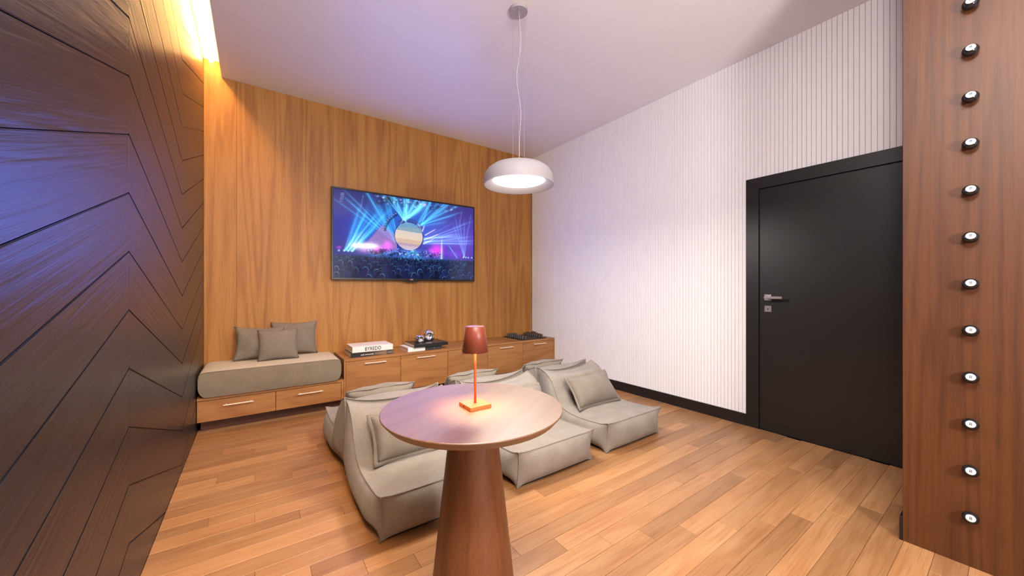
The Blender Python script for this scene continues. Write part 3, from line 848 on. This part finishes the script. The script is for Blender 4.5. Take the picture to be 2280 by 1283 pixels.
def concert(nx, ny):
    rg = np.random.default_rng(11)
    u, v = np.meshgrid(np.linspace(0, 1, nx), np.linspace(0, 1, ny))
    A = 1.745                                   # width / height
    def lerp(a, b, f): return np.array(a) * (1 - f[..., None]) + np.array(b) * f[..., None]
    def blob(x, y, sx, sy): return np.exp(-((u - x) / sx) ** 2 - ((v - y) / sy) ** 2)[..., None]
    img = lerp((0.006, 0.008, 0.20), (0.050, 0.026, 0.30), np.clip((u - 0.3) / 0.6, 0, 1))
    img = img * (0.45 + 0.75 * np.exp(-((v - 0.58) / 0.33) ** 2))[..., None]
    img += blob(0.5, 0.70, 0.25, 0.28) * np.array((0.012, 0.10, 0.30)) + blob(0.17, 0.52, 0.10, 0.22) * np.array((0.004, 0.03, 0.16))
    img += blob(0.80, 0.45, 0.22, 0.20) * np.array((0.06, 0.02, 0.16))
    def beam(x0, y0, x1, y1, w0, w1, col, k=1.0, fade=0.75):
        nonlocal img
        dx, dy = (x1 - x0) * A, y1 - y0; L = math.hypot(dx, dy)
        px, py = (u - x0) * A, v - y0
        t = (px * dx + py * dy) / L / L
        d = np.abs(px * dy - py * dx) / L
        w = w0 + (w1 - w0) * np.clip(t, 0, 1)
        m = (np.exp(-(d / w) ** 2 * 1.5) + 0.25 * np.exp(-(d / (w * 2.6)) ** 2)) * ((t > 0) & (t < 1)) * (1 - fade * np.clip(t, 0, 1)) * k
        m = m * np.clip(t / 0.02, 0, 1) * np.clip((1 - t) / 0.25, 0, 1)
        img += m[..., None] * np.array(col)
    def ray(x, y, deg, length, w0, w1, col, k, fade=0.7):
        r = math.radians(deg); beam(x, y, x + length * math.cos(r) / A, y + length * math.sin(r), w0, w1, col, k, fade)
    cy = (0.05, 0.40, 0.70); wh = (0.35, 0.68, 0.82)
    for x in (0.063, 0.075, 0.087, 0.10, 0.11):
        for _ in range(3): ray(x, 0.30, rg.uniform(48, 74), rg.uniform(0.45, 0.75), 0.004, rg.uniform(0.010, 0.030), cy, rg.uniform(0.25, 0.85))
    for x in (0.063, 0.087, 0.11): ray(x, 0.30, 57, 0.30, 0.005, 0.010, wh, 0.7)
    for _ in range(16): ray(0.40 + rg.uniform(-0.015, 0.015), 0.44, rg.uniform(98, 148), rg.uniform(0.5, 0.95), 0.003, rg.uniform(0.006, 0.020), cy, rg.uniform(0.2, 0.9))
    for _ in range(22): ray(0.447 + rg.uniform(-0.01, 0.02), 0.72, rg.uniform(36, 142), rg.uniform(0.25, 0.6), 0.003, rg.uniform(0.006, 0.026), (0.12, 0.52, 0.76), rg.uniform(0.2, 0.95), 0.55)
    for a in (-62, -48, -120): ray(0.447, 0.745, a, 0.16, 0.004, 0.003, wh, 0.9, 0.4)
    for _ in range(16): ray(0.555 + rg.uniform(-0.02, 0.02), 0.67, rg.uniform(14, 72), rg.uniform(0.4, 0.95), 0.003, rg.uniform(0.008, 0.030), cy, rg.uniform(0.2, 0.85))
    for _ in range(14): ray(0.588, 0.49 + rg.uniform(-0.05, 0.04), rg.uniform(-3, 34), rg.uniform(0.5, 0.85), 0.003, rg.uniform(0.006, 0.016), (0.16, 0.38, 0.74), rg.uniform(0.2, 0.75))
    for x0, y0, x1, y1 in ((0.59, 0.50, 0.72, 0.60), (0.60, 0.56, 0.69, 0.66), (0.585, 0.45, 0.68, 0.53), (0.55, 0.70, 0.58, 0.60), (0.58, 0.60, 0.60, 0.70)): beam(x0, y0, x1, y1, 0.005, 0.004, (0.75, 0.66, 0.66), 0.8, 0.2)
    for a in (98, 104, 110, 82, 90): ray(0.92, 0.30, a, rg.uniform(0.4, 0.7), 0.003, 0.008, (0.12, 0.28, 0.66), 0.7)
    beam(0.863, 0.285, 0.78, 0.47, 0.004, 0.004, cy, 0.8, 0.2); beam(0.73, 0.26, 0.733, 0.57, 0.010, 0.003, wh, 0.9, 0.5)
    # projection surface left of the disc
    d = np.hypot((u - 0.37) * A, v - 0.42)
    top = 0.655 - np.where(u < 0.30, (0.30 - u) * 2.2, (u - 0.30) * 1.3)
    tex = rg.normal(0.5, 0.2, (ny, nx))
    soft = np.clip((top - v) / 0.03, 0, 1) * np.clip((v - 0.33) / 0.05, 0, 1) * (u < 0.40) * np.clip((u - 0.17) / 0.06, 0, 1)
    pink = np.stack((0.22 + 0.16 * tex, 0.12 + 0.13 * tex, 0.36 + 0.16 * tex), -1)
    img = img * (1 - 0.75 * soft[..., None]) + 0.8 * soft[..., None] * pink
    d2 = np.hypot((u - 0.485) * A, v - 0.53)
    ang_ = np.degrees(np.arctan2(v - 0.53, (u - 0.485) * A))
    ring = (np.abs(d2 - 0.30) < 0.020) & (ang_ > 118) & (ang_ < 172)
    img = np.where(ring[..., None], img * 0.30 + np.array((0.0, 0.01, 0.08)), img)
    dots = (np.abs(d2 - 0.312) < 0.006) & (ang_ > 118) & (ang_ < 172) & (np.sin(np.radians(ang_) * 60) > -0.2)
    img = np.where(dots[..., None], img + np.array((0.22, 0.22, 0.26)), img)
    ring2 = (np.abs(d2 - 0.205) < 0.020) & (ang_ > 35) & (ang_ < 130)
    img = np.where(ring2[..., None], img * 0.5 + np.array((0.03, 0.02, 0.05)), img)
    # round screen with horizontal bands
    ball = np.clip((0.176 - d2) / 0.006, 0, 1)[..., None]
    bv = v + 0.12 * (u - 0.485)
    band = np.zeros((ny, nx, 3)); band[:] = (0.60, 0.42, 0.52)
    band[bv < 0.41] = (0.72, 0.55, 0.62)
    band[bv > 0.440] = (0.80, 0.57, 0.40)
    band[bv > 0.490] = (0.90, 0.74, 0.54)
    band[bv > 0.545] = (0.86, 0.70, 0.60)
    band[v > 0.592 + 0.008 * np.sin(u * 20)] = (0.30, 0.45, 0.52)
    band[v > 0.64] = (0.20, 0.40, 0.62)
    img = img * (1 - ball) + ball * (band * 0.72 + 0.08 * img)
    rim_ = np.abs(d2 - 0.180) < 0.004
    img = np.where(rim_[..., None], img * 0.35, img)
    # glows on the stage
    for x, y, sx, sy, col in ((0.336, 0.40, 0.028, 0.05, (0.62, 0.01, 0.48)), (0.27, 0.33, 0.025, 0.04, (0.66, 0.05, 0.55)), (0.30, 0.36, 0.06, 0.03, (0.22, 0.01, 0.28)),
                              (0.19, 0.325, 0.03, 0.03, (0.30, 0.08, 0.30)), (0.694, 0.385, 0.040, 0.060, (0.70, 0.01, 0.52)), (0.65, 0.37, 0.02, 0.02, (0.3, 0.05, 0.3)),
                              (0.5, 0.33, 0.10, 0.04, (0.05, 0.16, 0.40)), (0.5, 0.27, 0.30, 0.03, (0.02, 0.07, 0.20)), (0.83, 0.34, 0.10, 0.04, (0.07, 0.01, 0.24)),
                              (0.033, 0.34, 0.012, 0.016, (0.30, 0.02, 0.34))):
        img += blob(x, y, sx, sy) * np.array(col)
    for _ in range(170):
        x, y = rg.uniform(0.2, 0.72), rg.uniform(0.285, 0.365)
        img += np.exp(-(((u - x) * A) ** 2 + (v - y) ** 2) / 0.000022)[..., None] * np.array((0.38, 0.38, 0.55)) * rg.uniform(0.1, 1)
    for _ in range(60):
        x, y, w_, h_ = rg.uniform(0.2, 0.72), rg.uniform(0.28, 0.34), rg.uniform(0.003, 0.012), rg.uniform(0.006, 0.025)
        img = np.where(((np.abs(u - x) < w_) & (np.abs(v - y) < h_))[..., None], img * 0.45, img)
    for x in (0.033, 0.063, 0.087, 0.11, 0.42, 0.46, 0.51, 0.55, 0.912, 0.934, 0.955, 0.985):
        img += np.exp(-(((u - x) * A) ** 2 + (v - 0.305) ** 2) / 0.00007)[..., None] * np.array((0.4, 0.75, 0.95))
    # hanging speaker lines and lamps in the rig
    for x, y0, y1, w in ((0.045, 0.86, 0.97, 0.010), (0.16, 0.78, 0.97, 0.004), (0.875, 0.70, 0.93, 0.004), (0.96, 0.72, 0.90, 0.004)):
        m = (np.abs(u - x - 0.012 * (v - y0) / 0.12) < w) & (v > y0) & (v < y1) & (np.sin(v * 330) > -0.3)
        img = np.where(m[..., None], img * 0.6 + np.array((0.10, 0.11, 0.26)), img)
    for _ in range(40):
        x, y = rg.uniform(0.22, 0.85), rg.uniform(0.90, 0.985)
        img += np.exp(-(((u - x) * A) ** 2 * 0.4 + (v - y) ** 2) / 0.00005)[..., None] * np.array((0.45, 0.6, 0.8)) * rg.uniform(0.1, 1.0) ** 2
    for _ in range(26):
        x, y, w_, h_ = rg.uniform(0.25, 0.8), rg.uniform(0.90, 0.98), rg.uniform(0.006, 0.02), rg.uniform(0.01, 0.03)
        img = np.where(((np.abs(u - x) < w_) & (np.abs(v - y) < h_))[..., None], img * 0.6, img)
    img += blob(0.60, 0.955, 0.013, 0.013) * np.array((0.55, 0.03, 0.4))
    # the stage front and the crowd
    low = np.clip((0.275 - v) / 0.03, 0, 1)[..., None]
    img = img * (1 - low) + low * (np.array((0.006, 0.014, 0.085)) + blob(0.5, 0.24, 0.28, 0.10) * np.array((0.01, 0.06, 0.12)))
    for a in (-40, -58, -122, -140, -75): ray(0.51, 0.36, a, 0.24, 0.004, 0.012, (0.05, 0.30, 0.55), 0.8)
    beam(0.40, 0.34, 0.20, 0.24, 0.008, 0.020, (0.02, 0.16, 0.36), 0.8)
    rows = [(0.245, 0.011, 80), (0.222, 0.015, 58), (0.188, 0.021, 42), (0.142, 0.030, 30), (0.085, 0.040, 19), (0.022, 0.046, 14)]
    for yy, rr, n in rows:
        for k in range(n):
            x = (k + 0.5 + rg.uniform(-0.6, 0.6)) / n; y = yy + rg.uniform(-0.7, 0.7) * rr; r = rr * rg.uniform(0.68, 1.15)
            dx, dy = (u - x) * A, v - y
            head = np.hypot(dx * 1.12, dy * 0.88) / r
            sx = np.hypot(dx / 2.3, (dy + 2.5 * r) * 0.72) / r
            inside = (head < 1) | (sx < 1)
            f = np.minimum(head, sx)
            side = rg.choice((-1, 1)) if abs(x - 0.5) < 0.15 else (1 if x < 0.5 else -1)
            lit = np.exp(-((f - 0.97) / 0.09) ** 2) * np.clip(0.35 + 0.5 * dy / r + 0.5 * side * dx / r, 0, 1)
            lit = np.where(sx < head, lit * 0.5, lit)
            k_ = rg.uniform(0.15, 1.0) ** 1.5
            dark = np.array((0.006, 0.010, 0.050)) * rg.uniform(0.5, 1.6)
            img = np.where(inside[..., None], dark, img)
            img = np.where(inside[..., None], img + (lit * k_)[..., None] * np.array((0.10, 0.34, 0.56)), img)
    img = np.clip(img, 0, 1.0)
    return img

NX, NY = 400, 230
img = concert(NX, NY)
sw, shh = 2 * sx_, szt_ - szb
xs = np.linspace(-sx_, sx_, NX); zs = np.linspace(szb, szt_, NY)
gx, gz = np.meshgrid(xs, zs)
verts = np.stack((gx.ravel(), np.full(NX * NY, yf + 0.006), gz.ravel()), -1)
ii, jj = np.meshgrid(np.arange(NX - 1), np.arange(NY - 1))
a = (jj * NX + ii).ravel()
faces = np.stack((a, a + 1, a + NX + 1, a + NX), -1)
me = bpy.data.meshes.new('screen')
me.vertices.add(len(verts)); me.vertices.foreach_set('co', verts.ravel())
me.loops.add(faces.size); me.loops.foreach_set('vertex_index', faces.ravel().astype(np.int32))
me.polygons.add(len(faces)); me.polygons.foreach_set('loop_start', (np.arange(len(faces)) * 4).astype(np.int32))
me.update()
ca = me.color_attributes.new('picture', 'FLOAT_COLOR', 'POINT')
ca.data.foreach_set('color', np.concatenate((img.reshape(-1, 3), np.ones((NX * NY, 1))), 1).ravel().astype(np.float32))
m, nt, nd, lk, bs = new_mat('television_screen')
at = nd.new('ShaderNodeAttribute'); at.attribute_name = 'picture'
bs.inputs['Base Color'].default_value = (0.004, 0.004, 0.006, 1); bs.inputs['Roughness'].default_value = 0.10; bs.inputs['Specular IOR Level'].default_value = 0.4
lk.new(at.outputs['Color'], bs.inputs['Emission Color']); bs.inputs['Emission Strength'].default_value = TV_GAIN
link_mesh('screen', me, m, tv)
gl = bpy.data.lights.new('television_light', 'AREA'); gl.shape = 'RECTANGLE'; gl.size = 1.74; gl.size_y = 0.97
gl.energy = TV_GLOW_W; gl.color = TV_GLOW_COL
go = bpy.data.objects.new('television_light', gl); COL.objects.link(go)
go.location = (tcx, ytv - 0.012, tcz); go.rotation_euler = (-math.pi / 2, 0, 0)

# ================================================================== THINGS ON THE SIDEBOARD
def book(name, label, x0, x1, y0, y1, z0, z1, cover, spine=None, group=None):
    cx_, cy_ = (x0 + x1) / 2, (y0 + y1) / 2
    t = thing(name, label, 'book', (cx_, cy_, z0), 0, group)
    w, d, h = (x1 - x0) / 2, (y1 - y0) / 2, z1 - z0
    bm = bmesh.new()
    box(bm, -w, w, -d, d, 0.0002, 0.0032, bevel=0.0007); box(bm, -w, w, -d, d, h - 0.003, h, bevel=0.0007)
    obj('cover', bm, cover, t)
    obj('spine', boxm(-w, w, -d - 0.0005, -d + 0.003, 0.0003, h - 0.0001, bevel=0.001), spine or cover, t)
    obj('page_block', boxm(-w + 0.004, w - 0.004, -d + 0.002, d - 0.004, 0.003, h - 0.0029), M['paper'], t)
    return t, w, d, h
zS = szt
t, w, d, h = book('coffee_table_book', 'black book with white spine lettering lying under the cream book', 0.795, 1.227, 3.952, 4.263, zS, zS + 0.046, M['black_cover'], M['spine_print'])
link_mesh('spine_lettering', text_mesh('axel vervoordt', 0.0215, 0.0002, 0.0003, 0.98), M['pale_ink'], t, (-0.056, -d - 0.0008, h * 0.46), (math.pi / 2, 0, 0))
link_mesh('spine_lettering', text_mesh('wabi inspirations', 0.0135, 0.0002), M['brown_ink'], t, (0.068, -d - 0.0008, h * 0.50), (math.pi / 2, 0, 0))
link_mesh('spine_lettering', text_mesh('Flammarion', 0.0110, 0.0002), M['pale_ink'], t, (0.180, -d - 0.0008, h * 0.50), (math.pi / 2, 0, 0))
t, w, d, h = book('coffee_table_book', 'thick cream book with bold black spine lettering on top of the left pile', 0.813, 1.225, 3.962, 4.255, zS + 0.0465, zS + 0.106, M['cream_cover'])
tm = text_mesh('BYREDO', 0.054, 0.0002, 0.0008, 1.04)
for v in tm.vertices: v.co.x *= 0.78
link_mesh('spine_lettering', tm, M['ink'], t, (-0.002, -d - 0.0008, h * 0.48), (math.pi / 2, 0, 0))
link_mesh('spine_mark', text_mesh('B', 0.012, 0.0002), M['cable'], t, (0.182, -d - 0.0008, h * 0.45), (math.pi / 2, 0, 0))
obj('cover_print', boxm(-0.165, 0.185, -0.105, 0.115, h, h + 0.0004), M['cream_print'], t)

t, w, d, h = book('coffee_table_book', 'book with half white, half charcoal spine under the black book', 1.388, 1.791, 3.954, 4.246, zS, zS + 0.043, M['white_cover'])
obj('dark_spine_half', boxm(-0.001, w + 0.0006, -d - 0.0011, -d - 0.0002, 0.0002, h + 0.0002), M['charcoal_cover'], t)
obj('dark_cover_half', boxm(-0.001, w + 0.0005, -d - 0.001, d + 0.0005, h, h + 0.0006), M['charcoal_cover'], t)
for q in (0.11, 0.165): link_mesh('spine_mark', text_mesh('o' if q < 0.12 else 'I', 0.012, 0.0002), M['pale_ink'], t, (q, -d - 0.0014, h * 0.5), (math.pi / 2, 0, 0))
zB = zS + 0.0437
t, w, d, h = book('coffee_table_book', 'large black book carrying the two silvery glass ornaments', 1.45, 1.862, 3.928, 4.252, zB, zB + 0.036, M['black_cover'])
zG = zB + 0.0365

def glass_lump(label, loc, r, hgt, seed, rotz):
    """A thick wavy block of silvered glass with a hollow face."""
    bm = bmesh.new(); bmesh.ops.create_icosphere(bm, subdivisions=4, radius=1)
    for v in bm.verts:
        p = v.co.copy(); q = Vector(p)
        m_ = max(abs(p.x), abs(p.y), abs(p.z)) ; k = 1 / (abs(p.x) ** 4 + abs(p.y) ** 4 + abs(p.z) ** 4) ** 0.25
        p = p * (0.85 * k + 0.15)
        n = mnoise.noise(q * 2.3 + Vector((seed, 0, 0))) * 0.10 + mnoise.noise(q * 4.7 + Vector((0, seed, 0))) * 0.07
        p *= 1 + n
        hole = math.exp(-(((q.x + 0.25) / 0.34) ** 2 + ((q.z + 0.12) / 0.36) ** 2)) if q.y < 0 else 0
        p.y += 0.75 * hole
        zz = max(-0.96, p.z)
        v.co = (p.x * r, p.y * r, (zz + 0.96) * hgt / 1.95)
    for f in bm.faces: f.smooth = True
    t = thing('glass_ornament', label, 'ornament', loc, rotz)
    obj('glass_block', bm, M['silver_glass'], t)
    return t
glass_lump('smaller lumpy silvery glass ornament on the black book, at the left', (1.555, 4.055, zG), 0.050, 0.090, 3.3, 0.5)
glass_lump('taller blocky silvery glass ornament on the black book, at the right', (1.70, 4.150, zG), 0.066, 0.132, 8.1, 0.3)

# ---- chess set
bx, by = 3.19, 4.172
board = thing('chess_board', 'black square chess board at the right end of the sideboard', 'chess board', (bx, by, zS))
bw = 0.228
pts = []
for cxx, cyy, a0 in ((1, 1, 0), (-1, 1, 90), (-1, -1, 180), (1, -1, 270)):
    for k in range(6):
        a_ = math.radians(a0 + 18 * k); pts.append((cxx * (bw - 0.02) + 0.02 * math.cos(a_), cyy * (bw - 0.02) + 0.02 * math.sin(a_)))
bm = prism(pts, 0.0003, 0.012, 'XY')
bmesh.ops.bevel(bm, geom=[e for e in bm.edges if abs(e.verts[0].co.z - e.verts[1].co.z) < 1e-6], offset=0.003, segments=2, affect='EDGES')
obj('board_slab', bm, M['board_black'], board)
bm = bmesh.new()
sq = 0.049
for i in range(8):
    for j in range(8):
        if (i + j) % 2: box(bm, -4 * sq + i * sq + 0.001, -4 * sq + (i + 1) * sq - 0.001, -4 * sq + j * sq + 0.001, -4 * sq + (j + 1) * sq - 0.001, 0.0119, 0.0123)
obj('squares', bm, M['charcoal_cover'], board)
def piece_mesh(h, top):
    r = 0.0160
    pr = [(0, 0), (r, 0), (r, h - 0.002), (r - 0.002, h)]
    if top == 'notch': pr += [(0.006, h), (0.006, h - 0.006), (0, h - 0.006)]
    elif top == 'cone': pr += [(0.005, h + 0.004), (0, h + 0.004)]
    else: pr += [(0, h)]
    return lathe(pr, 16)
heights = [(0.042, 'flat'), (0.044, 'notch'), (0.047, 'cone'), (0.060, 'cone'), (0.066, 'notch'), (0.047, 'cone'), (0.044, 'notch'), (0.042, 'flat')]
cache = {}
def chess_piece(x, y, h, top, mat, label, group):
    key = (h, top, mat)
    if key not in cache:
        me = bpy.data.meshes.new('chess_piece'); b_ = piece_mesh(h, top); b_.to_mesh(me); b_.free(); me.materials.append(M[mat]); cache[key] = me
    o = link_mesh('chess_piece', cache[key], None, None, (x, y, zS + 0.0125))
    tag(o, label, 'chess piece', group)
for i in range(8):
    yy = by - 3.5 * sq + i * sq
    h, top = heights[i]
    ordinal = ('nearest the front edge', 'second from the front edge', 'third from the front edge', 'fourth from the front edge',
               'fifth from the front edge', 'third from the wall', 'second from the wall', 'nearest the wall')[i]
    for mat, tone, place, xb, xp in (('chess_grey', 'cool grey', 'left', -3.5, -2.5), ('chess_bronze', 'dark bronze', 'right', 3.5, 2.5)):
        look = 'tall' if h > 0.05 else 'middling'
        chess_piece(bx + xb * sq, yy, h, top, mat, f'{look} {tone} chess piece {ordinal}, outer {place} row', f'{tone} chess pieces')
        chess_piece(bx + xp * sq, yy, 0.031, 'flat', mat, f'short {tone} chess pawn {ordinal}, inner {place} row', f'{tone} chess pawns')

# ================================================================== EIGHT BALLS ON THE PIER
BR = 0.0248
def eight_ball(label, loc):
    t = thing('billiard_ball', label, 'ball', loc, 0, 'eight balls in a column on the wood panel')
    bm = bmesh.new(); bmesh.ops.create_uvsphere(bm, u_segments=32, v_segments=20, radius=BR)
    obj('ball_shell', bm, M['ball_black'], t, smooth=True)
    rot = Matrix.Rotation(math.radians(4), 4, 'Z') @ Matrix.Rotation(math.radians(14), 4, 'Y')     # spot turned a little upwards
    def on_ball(px, pz, rr):
        # plane point (px to the viewer's right, pz up) wrapped on the ball, facing -X
        v = Vector((-math.sqrt(max(1e-9, BR * BR - px * px - pz * pz)), -px, pz)).normalized() * rr
        return rot @ v
    bm = bmesh.new(); n = 32; sr = 0.0140
    c0 = bm.verts.new(on_ball(0, 0, BR + 0.0003)); prev = None
    for k in range(1, 6):
        r = sr * k / 5
        ring = [bm.verts.new(on_ball(r * math.cos(2 * math.pi * i / n), r * math.sin(2 * math.pi * i / n), BR + 0.0003)) for i in range(n)]
        for i in range(n):
            j = (i + 1) % n
            bm.faces.new((c0, ring[i], ring[j]) if prev is None else (prev[i], prev[j], ring[j], ring[i]))
        prev = ring
    obj('spot', bm, M['ball_white'], t, smooth=True)
    me = text_mesh('8', 0.0165, 0.0, 0.0002)
    for v in me.vertices: v.co = on_ball(v.co.x, v.co.y, BR + 0.0007)
    link_mesh('numeral', me, M['ink'], t)
    obj('peg', boxm(BR * 0.6, BR + 0.0005, -0.008, 0.008, -0.008, 0.008), M['tv_black'], t)
    return t
ordn = ['topmost', 'second', 'third', 'fourth', 'fifth', 'sixth', 'seventh', 'eighth', 'ninth', 'tenth', 'eleventh', 'lowest']
b0 = None
for k in range(12):
    z = 2.417 - 0.1995 * k
    lab = {0: 'topmost black eight ball on the wood panel, cut by the picture edge', 11: 'lowest black eight ball on the wood panel'}.get(k, f'{ordn[k]} black eight ball from the top of the column on the wood panel')
    loc = (XP - BR - 0.0005, 0.128, z)
    b0 = eight_ball(lab, loc) if b0 is None else (dup(b0, loc, 0, lab), b0)[1]
